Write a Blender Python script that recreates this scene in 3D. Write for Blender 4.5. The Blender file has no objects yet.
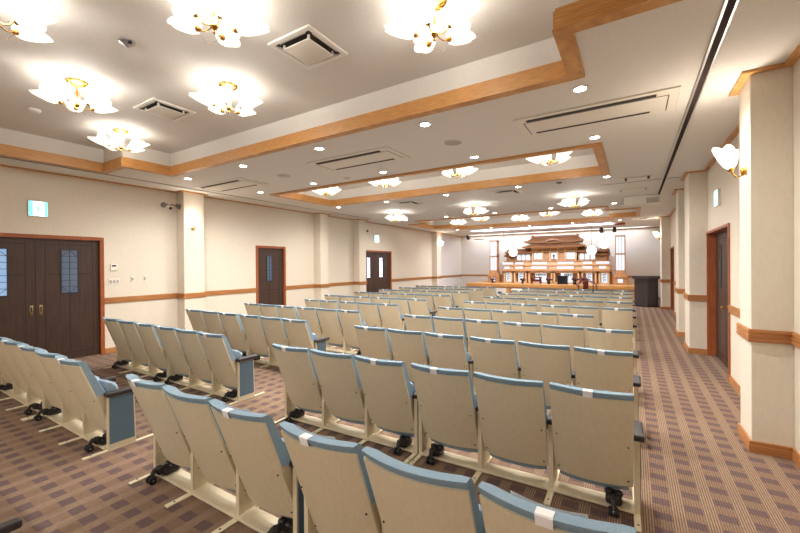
import bpy, bmesh, math, random
from mathutils import Vector, Matrix
random.seed(7)
D = bpy.data
scene = bpy.context.scene
COL = scene.collection
PI = math.pi

# ------------------------------------------------------------------ materials
def mat(name, col, rough=0.6, metal=0.0, emit=None, estr=0.0, spec=0.5, trans=0.0):
    m = D.materials.new(name); m.use_nodes = True
    b = m.node_tree.nodes['Principled BSDF']
    b.inputs['Base Color'].default_value = (*col, 1)
    b.inputs['Roughness'].default_value = rough
    b.inputs['Metallic'].default_value = metal
    b.inputs['Specular IOR Level'].default_value = spec
    if trans: b.inputs['Transmission Weight'].default_value = trans
    if emit:
        b.inputs['Emission Color'].default_value = (*emit, 1)
        b.inputs['Emission Strength'].default_value = estr
    return m

def srgb(r, g, b):
    f = lambda c: (c/255/12.92) if c/255 <= .04045 else ((c/255+.055)/1.055)**2.4
    return (f(r), f(g), f(b))

def noise_mat(name, c1, c2, scale=(1, 1, 1), nscale=5.0, rough=0.6, detail=4, bump=0.0, spec=0.4, lo=.35, hi=.65):
    m = mat(name, c1, rough, spec=spec); nt = m.node_tree; N = nt.nodes; L = nt.links
    b = N['Principled BSDF']
    tc = N.new('ShaderNodeTexCoord'); mp = N.new('ShaderNodeMapping'); mp.inputs['Scale'].default_value = scale
    nz = N.new('ShaderNodeTexNoise'); nz.inputs['Scale'].default_value = nscale; nz.inputs['Detail'].default_value = detail
    cr = N.new('ShaderNodeValToRGB')
    cr.color_ramp.elements[0].position = lo; cr.color_ramp.elements[0].color = (*c1, 1)
    cr.color_ramp.elements[1].position = hi; cr.color_ramp.elements[1].color = (*c2, 1)
    L.new(tc.outputs['Object'], mp.inputs['Vector']); L.new(mp.outputs['Vector'], nz.inputs['Vector'])
    L.new(nz.outputs['Fac'], cr.inputs['Fac']); L.new(cr.outputs['Color'], b.inputs['Base Color'])
    if bump:
        bp = N.new('ShaderNodeBump'); bp.inputs['Strength'].default_value = bump; bp.inputs['Distance'].default_value = .002
        L.new(nz.outputs['Fac'], bp.inputs['Height']); L.new(bp.outputs['Normal'], b.inputs['Normal'])
    return m

M = {}
M['wall'] = noise_mat('wallpaper', srgb(222, 212, 195), srgb(218, 208, 191), (1, 1, .3), 40, .8, 2, .05)
M['ceil'] = noise_mat('ceiling_paint', srgb(216, 210, 200), srgb(212, 206, 196), (1, 1, 1), 40, .8, 2)
M['wood'] = noise_mat('honey_wood', srgb(202, 150, 88), srgb(178, 122, 66), (1.0, 1.0, 14), 9, .38, 5)
M['rail'] = noise_mat('rail_wood', srgb(188, 134, 82), srgb(162, 104, 58), (.6, .6, 60), 4, .4, 4)
M['redwood'] = noise_mat('jamb_wood', srgb(164, 92, 52), srgb(142, 74, 40), (14, 14, 1), 5, .4, 4)
M['dark'] = noise_mat('walnut_door', srgb(74, 53, 43), srgb(58, 41, 33), (30, 30, 1.2), 3, .42, 4)
M['groove'] = mat('door_groove', srgb(34, 24, 20), .6)
M['cream'] = noise_mat('cream_laminate', srgb(214, 200, 170), srgb(209, 194, 163), (14, 14, 1), 4, .42, 3)
M['creammetal'] = mat('cream_painted_steel', srgb(218, 208, 176), .35)
M['blue'] = noise_mat('blue_fabric', srgb(142, 164, 178), srgb(124, 147, 162), (1, 1, 1), 220, .9, 2, .3, .2)
M['seatblue'] = noise_mat('seat_fabric', srgb(150, 168, 184), srgb(130, 150, 168), (1, 1, 1), 220, .9, 2, .3, .2)
M['inset'] = noise_mat('inset_fabric', srgb(96, 114, 126), srgb(82, 100, 112), (1, 1, 1), 260, .9, 2, .3, .2)
M['black'] = mat('black_plastic', srgb(34, 30, 30), .45)
M['rubber'] = mat('black_rubber', srgb(22, 21, 22), .7)
M['arm'] = noise_mat('armrest_black', srgb(58, 52, 52), srgb(44, 39, 40), (8, 1, 8), 6, .4, 3)
M['steel'] = mat('bright_steel', (.6, .6, .62), .3, 1.0)
M['gold'] = mat('polished_brass', srgb(196, 150, 70), .22, 1.0)
M['paper'] = mat('white_paper', srgb(238, 234, 232), .8)
M['white'] = mat('white_enamel', srgb(226, 220, 210), .45)
M['vent'] = mat('vent_panel', srgb(216, 208, 193), .55)
M['shadow'] = mat('vent_dark', srgb(52, 44, 40), .8)
M['grille'] = mat('grille_grey', srgb(176, 166, 154), .7)
M['track'] = mat('track_brown', srgb(58, 48, 44), .8, spec=.1)
M['alu'] = mat('track_aluminium', (.7, .68, .66), .35, .8)
M['shade'] = mat('frosted_glass_lit', (.95, .93, .9), .35, emit=(1.0, .95, .88), estr=.55)
def translucent(m, w):
    nt = m.node_tree; N = nt.nodes; out = N['Material Output']; b = N['Principled BSDF']
    t = N.new('ShaderNodeBsdfTranslucent'); t.inputs[0].default_value = (1, .97, .93, 1)
    x = N.new('ShaderNodeMixShader'); x.inputs[0].default_value = w
    nt.links.new(b.outputs[0], x.inputs[1]); nt.links.new(t.outputs[0], x.inputs[2]); nt.links.new(x.outputs[0], out.inputs['Surface'])
translucent(M['shade'], .3)
M['lamp'] = mat('downlight_lamp', (1, 1, 1), .4, emit=(1.0, .9, .76), estr=30)
M['globe'] = mat('opal_globe_lit', (.6, .6, .6), .4, emit=(1.0, .95, .88), estr=.8)
M['washi'] = mat('lit_paper_panel', (.30, .33, .38), .7, emit=(.80, .90, 1.0), estr=.36)
M['tube'] = mat('fluorescent_tube', (1, 1, 1), .4, emit=(.6, .7, 1.0), estr=1.5)
M['exit_white'] = mat('exit_sign_white', (1, 1, 1), .5, emit=(.8, 1.0, 1.0), estr=1.3)
M['exit_green'] = mat('exit_sign_green', (.1, .8, .7), .5, emit=(.15, .85, .8), estr=1.0)
M['altar'] = noise_mat('cypress_wood', srgb(184, 134, 86), srgb(154, 104, 60), (3, 3, 12), 6, .5, 4)
M['altar2'] = noise_mat('pale_cypress', srgb(208, 166, 118), srgb(188, 142, 94), (3, 3, 12), 6, .5, 4)
M['roofwood'] = noise_mat('altar_roof_wood', srgb(150, 98, 56), srgb(110, 68, 36), (18, 2, 2), 5, .5, 4)
M['maroon'] = mat('maroon_lacquer', srgb(84, 22, 22), .35)
M['lacquer'] = mat('black_lacquer', srgb(20, 18, 22), .2)
M['leaf'] = noise_mat('green_leaf', srgb(44, 70, 40), srgb(30, 50, 30), (1, 1, 1), 40, .6)
M['podium'] = noise_mat('dark_lectern_wood', srgb(74, 62, 62), srgb(58, 48, 48), (20, 20, 1), 4, .4, 3)
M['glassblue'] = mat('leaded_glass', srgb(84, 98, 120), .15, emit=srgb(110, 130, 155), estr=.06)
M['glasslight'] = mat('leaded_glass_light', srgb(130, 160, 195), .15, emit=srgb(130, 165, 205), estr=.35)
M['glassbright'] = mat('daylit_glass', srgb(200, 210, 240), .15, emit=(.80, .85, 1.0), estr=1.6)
M['lead'] = mat('lead_came', srgb(40, 40, 46), .5)
M['grey'] = mat('grey_plastic', srgb(120, 112, 104), .5)
M['brassdull'] = mat('antique_brass', srgb(176, 146, 104), .35, .9)

# carpet
def carpet():
    m = mat('patterned_carpet', (.2, .15, .1), .95, spec=.1); nt = m.node_tree; N = nt.nodes; L = nt.links
    b = N['Principled BSDF']
    tc = N.new('ShaderNodeTexCoord'); sx = N.new('ShaderNodeSeparateXYZ'); L.new(tc.outputs['Object'], sx.inputs[0])
    def mth(op, a, bb=None, c=None):
        n = N.new('ShaderNodeMath'); n.operation = op
        for i, v in enumerate((a, bb, c)):
            if v is None: continue
            if isinstance(v, (int, float)): n.inputs[i].default_value = v
            else: L.new(v, n.inputs[i])
        return n.outputs[0]
    P = .1727
    fx = mth('FRACT', mth('ADD', mth('DIVIDE', mth('SUBTRACT', sx.outputs[0], .155), P), 100.5))
    fy = mth('FRACT', mth('ADD', mth('DIVIDE', mth('SUBTRACT', sx.outputs[1], 2.887), P), 100.5))
    dx = mth('ABSOLUTE', mth('SUBTRACT', fx, .5)); dy = mth('ABSOLUTE', mth('SUBTRACT', fy, .5))
    inx = mth('LESS_THAN', dx, .285); iny = mth('LESS_THAN', dy, .23)
    block = mth('MULTIPLY', inx, iny)
    # fine pile stripes along the room
    st = mth('FRACT', mth('MULTIPLY', sx.outputs[0], 12/P*1.0))
    stripe = mth('SMOOTH_MIN', mth('ABSOLUTE', mth('SUBTRACT', st, .5)), .34, .1)
    stripe = mth('MULTIPLY', stripe, 3.0)
    nz = N.new('ShaderNodeTexNoise'); nz.inputs['Scale'].default_value = 90; nz.inputs['Detail'].default_value = 4
    mp = N.new('ShaderNodeMapping'); mp.inputs['Scale'].default_value = (1, .35, 1)
    L.new(tc.outputs['Object'], mp.inputs[0]); L.new(mp.outputs[0], nz.inputs['Vector'])
    def mix(f, a, c):
        n = N.new('ShaderNodeMix'); n.data_type = 'RGBA'
        if isinstance(f, (int, float)): n.inputs[0].default_value = f
        else: L.new(f, n.inputs[0])
        for i, v in ((6, a), (7, c)):
            if isinstance(v, tuple): n.inputs[i].default_value = (*v, 1)
            else: L.new(v, n.inputs[i])
        return n.outputs[2]
    lane = mix(stripe, srgb(82, 66, 56), srgb(154, 129, 108))        # lanes between blocks
    gap = mix(stripe, srgb(98, 78, 66), srgb(138, 112, 93))         # between blocks in a column
    dark = mix(stripe, srgb(90, 73, 71), srgb(106, 87, 84))
    c = mix(inx, lane, gap); c = mix(block, c, dark)
    v = mth('ADD', mth('MULTIPLY', nz.outputs['Fac'], .7), .65)
    hs = N.new('ShaderNodeHueSaturation'); L.new(v, hs.inputs['Value']); L.new(c, hs.inputs['Color'])
    L.new(hs.outputs[0], b.inputs['Base Color'])
    bp = N.new('ShaderNodeBump'); bp.inputs['Strength'].default_value = .4; bp.inputs['Distance'].default_value = .004
    L.new(nz.outputs['Fac'], bp.inputs['Height']); L.new(bp.outputs[0], b.inputs['Normal'])
    return m
M['carpet'] = carpet()

# ------------------------------------------------------------------ mesh helpers
class MB:
    """collects shapes into one mesh"""
    def __init__(s): s.bm = bmesh.new(); s.mats = []; s.cur = 0
    def m(s, key):
        if key not in s.mats: s.mats.append(key)
        s.cur = s.mats.index(key); return s
    def _fin(s, faces, smooth=False):
        for f in faces: f.material_index = s.cur; f.smooth = smooth
    def box(s, a, b, bev=0.0, seg=2, M4=None):
        x0, y0, z0 = (min(a[i], b[i]) for i in range(3)); x1, y1, z1 = (max(a[i], b[i]) for i in range(3))
        vs = [s.bm.verts.new(p) for p in ((x0,y0,z0),(x1,y0,z0),(x1,y1,z0),(x0,y1,z0),(x0,y0,z1),(x1,y0,z1),(x1,y1,z1),(x0,y1,z1))]
        fs = [s.bm.faces.new([vs[i] for i in q]) for q in ((3,2,1,0),(4,5,6,7),(0,1,5,4),(1,2,6,5),(2,3,7,6),(3,0,4,7))]
        s._fin(fs)
        if bev:
            es = list({e for f in fs for e in f.edges})
            r = bmesh.ops.bevel(s.bm, geom=es, offset=bev, segments=seg, affect='EDGES', profile=.5)
            s._fin(r['faces']); vs = list({v for f in r['faces'] for v in f.verts} | {v for v in vs if v.is_valid})
        if M4 is not None:
            vs = [v for v in vs if v.is_valid]
            bmesh.ops.transform(s.bm, matrix=M4, verts=vs)
        return s
    def prism(s, pts, z0, z1, axis='z', smooth=False):
        """extrude closed 2d outline; axis z: (x,y); axis y: (x,z); axis x: (y,z)"""
        def P(p, h):
            return {'z': (p[0], p[1], h), 'y': (p[0], h, p[1]), 'x': (h, p[0], p[1])}[axis]
        a = [s.bm.verts.new(P(p, z0)) for p in pts]; b = [s.bm.verts.new(P(p, z1)) for p in pts]
        n = len(pts); fs = [s.bm.faces.new(a[::-1]), s.bm.faces.new(b)]
        for i in range(n):
            f = s.bm.faces.new((a[i], a[(i+1) % n], b[(i+1) % n], b[i])); fs.append(f)
        s._fin(fs)
        if smooth:
            for f in fs[2:]: f.smooth = True
        bmesh.ops.recalc_face_normals(s.bm, faces=fs)
        return s
    def lathe(s, prof, c=(0, 0, 0), n=24, axis=None):
        """prof list of (r,z)"""
        rings = []
        R = Matrix.Identity(3) if axis is None else Vector((0, 0, 1)).rotation_difference(Vector(axis)).to_matrix()
        c = Vector(c); fs = []
        for r, z in prof:
            if r < 1e-6: rings.append([s.bm.verts.new(c + R @ Vector((0, 0, z)))])
            else: rings.append([s.bm.verts.new(c + R @ Vector((r*math.cos(2*PI*i/n), r*math.sin(2*PI*i/n), z))) for i in range(n)])
        for A, B in zip(rings, rings[1:]):
            for i in range(n):
                j = (i+1) % n
                if len(A) == 1 and len(B) == 1: continue
                if len(A) == 1: f = s.bm.faces.new((A[0], B[j], B[i]))
                elif len(B) == 1: f = s.bm.faces.new((A[i], A[j], B[0]))
                else: f = s.bm.faces.new((A[i], A[j], B[j], B[i]))
                fs.append(f)
        s._fin(fs, True); bmesh.ops.recalc_face_normals(s.bm, faces=fs)
        return s
    def cyl(s, p0, p1, r, n=14, r1=None):
        p0 = Vector(p0); p1 = Vector(p1); h = (p1-p0).length; r1 = r if r1 is None else r1
        s.lathe([(0, 0), (r, 0), (r, 0), (r1, h), (r1, h), (0, h)], p0, n, (p1-p0).normalized()); return s
    def tube(s, pts, r, n=8):
        pts = [Vector(p) for p in pts]; rings = []; fs = []
        up = Vector((0, 0, 1))
        for i, p in enumerate(pts):
            t = (pts[min(i+1, len(pts)-1)] - pts[max(i-1, 0)]).normalized()
            a = t.cross(up)
            if a.length < 1e-3: a = t.cross(Vector((1, 0, 0)))
            a.normalize(); b = t.cross(a)
            rr = r[i] if isinstance(r, (list, tuple)) else r
            rings.append([s.bm.verts.new(p + a*rr*math.cos(2*PI*k/n) + b*rr*math.sin(2*PI*k/n)) for k in range(n)])
        for A, B in zip(rings, rings[1:]):
            for k in range(n): fs.append(s.bm.faces.new((A[k], A[(k+1) % n], B[(k+1) % n], B[k])))
        fs.append(s.bm.faces.new(rings[0][::-1])); fs.append(s.bm.faces.new(rings[-1]))
        s._fin(fs, True); bmesh.ops.recalc_face_normals(s.bm, faces=fs); return s
    def sphere(s, c, r, n=16, sz=1.0):
        prof = [(r*math.sin(PI*i/n), -r*sz*math.cos(PI*i/n)) for i in range(n+1)]
        prof[0] = (0, -r*sz); prof[-1] = (0, r*sz)
        return s.lathe(prof, c, max(12, n))
    def grid(s, fn, nu, nv, smooth=True, both=None):
        """solid between fn(u,v) (back) and both(u,v) (front)"""
        A = [[s.bm.verts.new(fn(i/nu, j/nv)) for i in range(nu+1)] for j in range(nv+1)]
        B = [[s.bm.verts.new(both(i/nu, j/nv)) for i in range(nu+1)] for j in range(nv+1)]
        fs = []
        for j in range(nv):
            for i in range(nu):
                fs.append(s.bm.faces.new((A[j][i], A[j][i+1], A[j+1][i+1], A[j+1][i])))
                fs.append(s.bm.faces.new((B[j][i], B[j+1][i], B[j+1][i+1], B[j][i+1])))
        rim = []
        for i in range(nu):
            rim.append(s.bm.faces.new((A[0][i], B[0][i], B[0][i+1], A[0][i+1])))
            rim.append(s.bm.faces.new((A[nv][i], A[nv][i+1], B[nv][i+1], B[nv][i])))
        for j in range(nv):
            rim.append(s.bm.faces.new((A[j][0], A[j+1][0], B[j+1][0], B[j][0])))
            rim.append(s.bm.faces.new((A[j][nu], B[j][nu], B[j+1][nu], A[j+1][nu])))
        s._fin(fs, smooth); s._fin(rim, False)
        bmesh.ops.recalc_face_normals(s.bm, faces=fs+rim); return s
    def quad(s, *pts):
        f = s.bm.faces.new([s.bm.verts.new(p) for p in pts]); s._fin([f]); return s
    def build(s, name, parent=None, loc=None, recalc=False, sharp=40):
        me = D.meshes.new(name)
        if recalc: bmesh.ops.recalc_face_normals(s.bm, faces=s.bm.faces)
        s.bm.to_mesh(me); s.bm.free()
        for k in s.mats: me.materials.append(M[k])
        if sharp and any(p.use_smooth for p in me.polygons): me.set_sharp_from_angle(angle=math.radians(sharp))
        o = D.objects.new(name, me); COL.objects.link(o)
        if parent: o.parent = parent
        if loc is not None: o.location = loc
        return o

def tag(o, label=None, cat=None, group=None, kind=None):
    if label: o['label'] = label
    if cat: o['category'] = cat
    if group: o['group'] = group
    if kind: o['kind'] = kind
    return o
def thing(name, label, cat, loc=(0, 0, 0), rz=0, group=None):
    o = D.objects.new(name, None); COL.objects.link(o); o.empty_display_size = .1
    o.location = loc; o.rotation_euler = (0, 0, rz)
    return tag(o, label, cat, group)
def dup(root, loc, rz=0, label=None, group=None):
    def cp(o, parent):
        c = o.copy(); COL.objects.link(c)
        if parent: c.parent = parent
        for k in o.children: cp(k, c)
        return c
    r = cp(root, None); r.location = loc; r.rotation_euler = (0, 0, rz)
    return tag(r, label, None, group)
def struct(o): return tag(o, kind='structure')
def light(name, kind, loc, power, col=(1, .9, .78), radius=.05, spot=None, blend=.6, parent=None):
    l = D.lights.new(name, kind); l.energy = power; l.color = col
    if kind in ('POINT', 'SPOT'): l.shadow_soft_size = radius
    if spot: l.spot_size = math.radians(spot); l.spot_blend = blend
    o = D.objects.new(name, l); COL.objects.link(o); o.location = loc
    if parent: o.parent = parent
    return o

# ------------------------------------------------------------------ camera (levelled wide-angle, turned to the left)
F, YAW, PIT, ROLL = 377.0, math.radians(31.67), math.radians(-.22), math.radians(-.45)
cd = D.cameras.new('camera'); cam = D.objects.new('camera', cd); COL.objects.link(cam)
cd.sensor_width = 36; cd.sensor_fit = 'HORIZONTAL'; cd.lens = 36*F/800; cd.clip_start = .02; cd.clip_end = 100
r = Vector((math.cos(YAW), math.sin(YAW), 0)); f = Vector((-math.sin(YAW), math.cos(YAW), 0)); u = Vector((0, 0, 1))
f2 = math.cos(PIT)*f + math.sin(PIT)*u; u2 = -math.sin(PIT)*f + math.cos(PIT)*u
r3 = math.cos(ROLL)*r + math.sin(ROLL)*u2; u3 = -math.sin(ROLL)*r + math.cos(ROLL)*u2
cam.matrix_world = Matrix(((r3.x, u3.x, -f2.x, 0), (r3.y, u3.y, -f2.y, 0), (r3.z, u3.z, -f2.z, 1.6), (0, 0, 0, 1)))
scene.camera = cam

# ------------------------------------------------------------------ room shell
XL, XR, YB, YF, ZC, ZU = -8.33, 1.11, -2.6, 20.2, 3.2, 3.55
XC, XCR = -8.05, .85        # faces of the left and right piers
b = MB().m('carpet'); b.box((XL-.2, YB-.2, -.12), (XR+.4, YF+.2, 0)); struct(b.build('floor'))

# openings  (y0,y1,top)
DL = [(1.22, 3.01, 2.10), (6.42, 7.30, 2.09), (11.10, 12.78, 2.11)]
DR = [(6.63, 8.32, 2.10), (14.60, 15.66, 2.09)]
PL = [(4.38, 4.82), (8.47, 8.82), (10.38, 10.76), (16.46, 16.95)]
PR = [(4.265, 4.65), (8.36, 9.0), (10.17, 10.75), (15.8, 16.45)]
def wall_side(name, x, out, doors, piers, xp):
    b = MB().m('wall'); y = YB
    for d0, d1, t in doors:
        b.box((x, y, 0), (x+out, d0, ZC+.5)); b.box((x, d0, t), (x+out, d1, ZC+.5)); y = d1
    b.box((x, y, 0), (x+out, YF, ZC+.5))
    for p0, p1 in piers: b.box((x, p0, 0), (xp, p1, ZC), .004, 1)
    return struct(b.build(name))
wall_side('wall_left', XL, -.2, DL, PL, XC)
wall_side('wall_right', XR, .35, DR, PR, XCR)
b = MB().m('wall'); b.box((XL-.2, YF, 0), (XR+.35, YF+.2, ZC+.5)); struct(b.build('wall_back'))
b = MB().m('wall'); x = XL-.2
ADDED_WIN = [(-7.2, -5.2), (-4.4, -2.4), (-1.6, .4)]  # made-up windows out of view, added to let in fill light
for w0, w1 in ADDED_WIN:
    b.box((x, YB-.2, 0), (w0, YB, ZC+.5)); b.box((w0, YB-.2, 0), (w1, YB, .9)); b.box((w0, YB-.2, 2.5), (w1, YB, ZC+.5)); x = w1
b.box((x, YB-.2, 0), (XR+.35, YB, ZC+.5)); struct(b.build('wall_front'))
for k, (w0, w1) in enumerate(ADDED_WIN):
    b = MB().m('wood'); t = .05
    b.box((w0, YB-.15, .9), (w1, YB-.05, .9+t)); b.box((w0, YB-.15, 2.5-t), (w1, YB-.05, 2.5)); b.box((w0, YB-.15, .9+t), (w0+t, YB-.05, 2.5-t)); b.box((w1-t, YB-.15, .9+t), (w1, YB-.05, 2.5-t)); b.box(((w0+w1)/2-.02, YB-.13, .9+t), ((w0+w1)/2+.02, YB-.07, 2.5-t))
    o = struct(b.build('window_%d' % (k+1)))
    l = D.lights.new('added_daylight', 'AREA'); l.shape = 'RECTANGLE'; l.size = w1-w0; l.size_y = 1.6; l.energy = 130; l.color = (.93, .96, 1)  # added area lamp, brightens the seat backs from behind the camera
    lo = D.objects.new('added_daylight', l); COL.objects.link(lo); lo.location = ((w0+w1)/2, YB-.16, 1.7); lo.rotation_euler = (PI/2, 0, PI)

# ceiling with coffers
def cross(x0, x1, y0, y1, nx, ny):
    """cross-shaped outline, notched at all four corners, counter-clockwise"""
    return [(x0+nx, y0), (x1-nx, y0), (x1-nx, y0+ny), (x1, y0+ny), (x1, y1-ny), (x1-nx, y1-ny), (x1-nx, y1),
            (x0+nx, y1), (x0+nx, y1-ny), (x0, y1-ny), (x0, y0+ny), (x0+nx, y0+ny)]
COFF = [cross(-7.45, .26, -1.22, 3.47, .68, .72),
        [(-6.78, 5.71), (-.42, 5.71), (-.42, 7.54), (-6.78, 7.54)],
        cross(-7.42, .13, 12.03, 15.82, .78, .86),
        [(-6.6, 16.95), (-.5, 16.95), (-.5, 17.75), (-6.6, 17.75)],
        [(-7.9, 19.62), (.7, 19.62), (.7, 20.02), (-7.9, 20.02)]]  # last slot is added to hold the back wall light
def inside(p, poly):
    c = False; n = len(poly)
    for i in range(n):
        (x1, y1), (x2, y2) = poly[i], poly[(i+1) % n]
        if (y1 > p[1]) != (y2 > p[1]) and p[0] < (x2-x1)*(p[1]-y1)/(y2-y1)+x1: c = not c
    return c
xs = sorted({XL-.2, XR+.35} | {p[0] for c in COFF for p in c}); ys = sorted({YB-.2, YF+.2} | {p[1] for c in COFF for p in c})
b = MB().m('ceil')
for x0, x1 in zip(xs, xs[1:]):
    for y0, y1 in zip(ys, ys[1:]):
        up = any(inside(((x0+x1)/2, (y0+y1)/2), c) for c in COFF)
        z = ZU if up else ZC
        b.quad((x0, y0, z), (x0, y1, z), (x1, y1, z), (x1, y0, z))
for c in COFF:
    n = len(c)
    for i in range(n):
        p, q = c[i], c[(i+1) % n]
        b.quad((*p, ZC), (*p, ZU), (*q, ZU), (*q, ZC))
struct(b.build('ceiling'))

def offset_poly(pts, d, closed=True):
    """offset outline to its left by d with mitred corners"""
    n = len(pts); out = []
    for i in range(n):
        p = Vector(pts[i]); a = Vector(pts[i-1]) if (closed or i > 0) else None; c = Vector(pts[(i+1) % n]) if (closed or i < n-1) else None
        def nrm(s, e): t = (e-s).normalized(); return Vector((-t.y, t.x))
        if a is None: v = nrm(p, c)*d
        elif c is None: v = nrm(a, p)*d
        else:
            n1, n2 = nrm(a, p), nrm(p, c); v = (n1+n2)*d/max(.2, 1+n1.dot(n2))
        out.append((p.x+v.x, p.y+v.y))
    return out
def strip(b, pts, d0, d1, z0, z1, closed=False):
    """moulding of rectangular section between two offsets of an outline"""
    A, B = offset_poly(pts, d0, closed), offset_poly(pts, d1, closed); n = len(pts)
    for i in range(n if closed else n-1):
        j = (i+1) % n
        v = [b.bm.verts.new(p) for p in ((*A[i], z0), (*A[j], z0), (*B[j], z0), (*B[i], z0), (*A[i], z1), (*A[j], z1), (*B[j], z1), (*B[i], z1))]
        fs = [b.bm.faces.new([v[k] for k in q]) for q in ((3,2,1,0),(4,5,6,7),(0,1,5,4),(1,2,6,5),(2,3,7,6),(3,0,4,7))]
        bmesh.ops.recalc_face_normals(b.bm, faces=fs); b._fin(fs)
TR = 0
def trim(b):
    global TR; TR += 1
    return struct(b.build('trim_%d' % TR))
for c in COFF[:3]:
    b = MB().m('wood')
    strip(b, c, -.085, .03, ZC-.022, ZC+.0, True)      # flange under the soffit
    strip(b, c, -.07, .036, ZC-.03, ZC-.022, True)
    strip(b, c, 0, .03, ZC, ZC+.10, True); strip(b, c, 0, .018, ZC+.10, ZC+.125, True)
    trim(b)

def outline(side):
    pts = []
    if side == 'L':
        pts.append((XL, YF))
        for p0, p1 in reversed(PL): pts += [(XL, p1), (XC, p1), (XC, p0), (XL, p0)]
        pts.append((XL, YB))
    else:
        pts.append((XR, YB))
        for p0, p1 in PR: pts += [(XR, p0), (XCR, p0), (XCR, p1), (XR, p1)]
        pts.append((XR, YF))
    return pts
def cut(pts, doors):
    """split an outline at door openings (given in y)"""
    segs = [[pts[0]]]
    for p, q in zip(pts, pts[1:]):
        lo, hi = min(p[1], q[1]), max(p[1], q[1]); ds = [d for d in doors if p[0] == q[0] and lo <= d[0] and d[1] <= hi]
        ds.sort(reverse=q[1] < p[1])
        for d0, d1 in ds:
            a, c = (d0, d1) if q[1] > p[1] else (d1, d0)
            segs[-1].append((p[0], a)); segs.append([(p[0], c)])
        segs[-1].append(q)
    return segs
for side, doors, nm in (('L', DL, 'left'), ('R', DR, 'right')):
    o = outline(side)
    # room lies on the left of the outline direction for R (going +y, room at -x) and for L (going -y, room at +x)
    b = MB().m('wood'); strip(b, o, 0, .062, ZC-.022, ZC); trim(b)
    rb, bb = MB().m('rail'), MB().m('rail')
    cs = .055 if side == 'L' else .03
    for s_ in cut(o, [(d0-cs, d1+cs) for d0, d1, t in doors]):
        if len(s_) < 2: continue
        strip(rb, s_, 0, .018, .93, 1.035)
        for k in range(3): strip(rb, s_, .018, .024, .942+.033*k, .960+.033*k)
        strip(bb, s_, 0, .016, 0, .095); strip(bb, s_, .016, .02, .0, .06)
    trim(rb); struct(bb.build('baseboard_'+nm))
b = MB().m('rail'); b.box((XL, YF-.018, .95), (XR, YF, 1.035)); trim(b)
b = MB().m('rail'); b.box((XL, YF-.016, 0), (XR, YF, .095)); struct(b.build('baseboard_back'))
b = MB().m('wood'); b.box((XL, YF-.06, ZC-.03), (XR, YF, ZC)); trim(b)
# partition tracks in the soffit
b = MB().m('track'); b.box((.50, YB, ZC-.012), (.545, 10.55, ZC-.001)); b.m('alu'); b.box((.485, YB, ZC-.016), (.50, 10.55, ZC-.001)); b.box((.545, YB, ZC-.016), (.556, 10.55, ZC-.001)); trim(b)
b = MB().m('track'); b.box((-7.70, YB, ZC-.006), (-7.685, 10.55, ZC-.001)); b.m('alu'); b.box((-7.72, YB, ZC-.01), (-7.70, 10.55, ZC-.001)); trim(b)
b = MB().m('track'); b.box((-.56, 8.715, ZC-.005), (XCR-.08, 8.725, ZC-.001)); trim(b)

# ------------------------------------------------------------------ doors
DN = 0
def door_frame(side, d, casing=.05):
    d0, d1, t = d; b = MB().m('redwood')
    if side == 'L':
        x0, x1 = XL-.1, XL+.022
    else: x0, x1 = XR-.02, XR+.12
    g = .012
    b.box((x0, d0-casing, 0), (x1, d0+g, t), .003, 1); b.box((x0, d1-g, 0), (x1, d1+casing, t), .003, 1); b.box((x0, d0-casing, t-g), (x1, d1+casing, t+casing), .003, 1)
    return b
def door_obj(b):
    global DN; DN += 1
    return struct(b.build('door_%d' % DN))
def leaf_L(parent, y0, y1, t, x, panel, glass, gm, handle_y=None, lower=False):
    b = MB().m('dark'); b.box((x-.04, y0, .01), (x, y1, t), .002, 1)
    b.m('groove')
    p0, p1 = panel; e = .006
    def gl(ya, za, yb, zb): b.box((x, min(ya, yb)-e, min(za, zb)-e), (x+.0015, max(ya, yb)+e, max(za, zb)+e))
    gl(p0, .12, p0, t-.09); gl(p1, .12, p1, t-.09); gl(p0, t-.09, p1, t-.09); gl(p0, .12, p1, .12)
    if glass:
        g0, g1, gz0, gz1 = glass
        gl(p0, 1.49, g0-.02, 1.49); gl(g1+.02, 1.49, p1, 1.49); gl((g0+g1)/2, .12, (g0+g1)/2, gz0-.02); gl((g0+g1)/2, gz1+.02, (g0+g1)/2, t-.09)
    if lower: gl(p0, .95, p1, .95); gl(p0, .86, p1, .86)
    lf = b.build('door_leaf', parent)
    if glass:
        b = MB().m('lead'); w = .02
        b.box((x, g0-w, gz0-w), (x+.012, g0, gz1+w)); b.box((x, g1, gz0-w), (x+.012, g1+w, gz1+w)); b.box((x, g0, gz0-w), (x+.012, g1, gz0)); b.box((x, g0, gz1), (x+.012, g1, gz1+w))
        for k in range(1, 7): zz = gz0+(gz1-gz0)*k/7; b.box((x+.003, g0, zz-.004), (x+.008, g1, zz+.004))
        b.box((x+.003, (g0+g1)/2-.004, gz0), (x+.008, (g0+g1)/2+.004, gz1))
        h = (gz1-gz0)/7
        for za, zb in ((gz1-h, gz1), (gz0+h, gz0)):
            b.tube([(x+.005, g0, za), (x+.005, (g0+g1)/2, zb), (x+.005, g1, za)], .004, 5)
        b.build('leaded_frame', lf)
        b = MB().m(gm); b.box((x, g0, gz0), (x+.003, g1, gz1)); b.build('glass_pane', lf)
    if handle_y is not None:
        b = MB().m('brassdull'); b.box((x, handle_y-.022, .82), (x+.008, handle_y+.022, .985), .006); b.m('groove'); b.box((x+.008, handle_y-.01, .87), (x+.0085, handle_y+.01, .96)); b.m('gold'); b.sphere((x+.01, handle_y, .845), .010, 8)
        b.build('door_pull', lf)
    return lf
d = door_obj(door_frame('L', DL[0])); xd = XL-.03
leaf_L(d, 1.235, 2.123, 2.085, xd, (1.30, 2.005), (1.575, 1.793, 1.17, 1.90), 'glasslight', 2.073)
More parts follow.
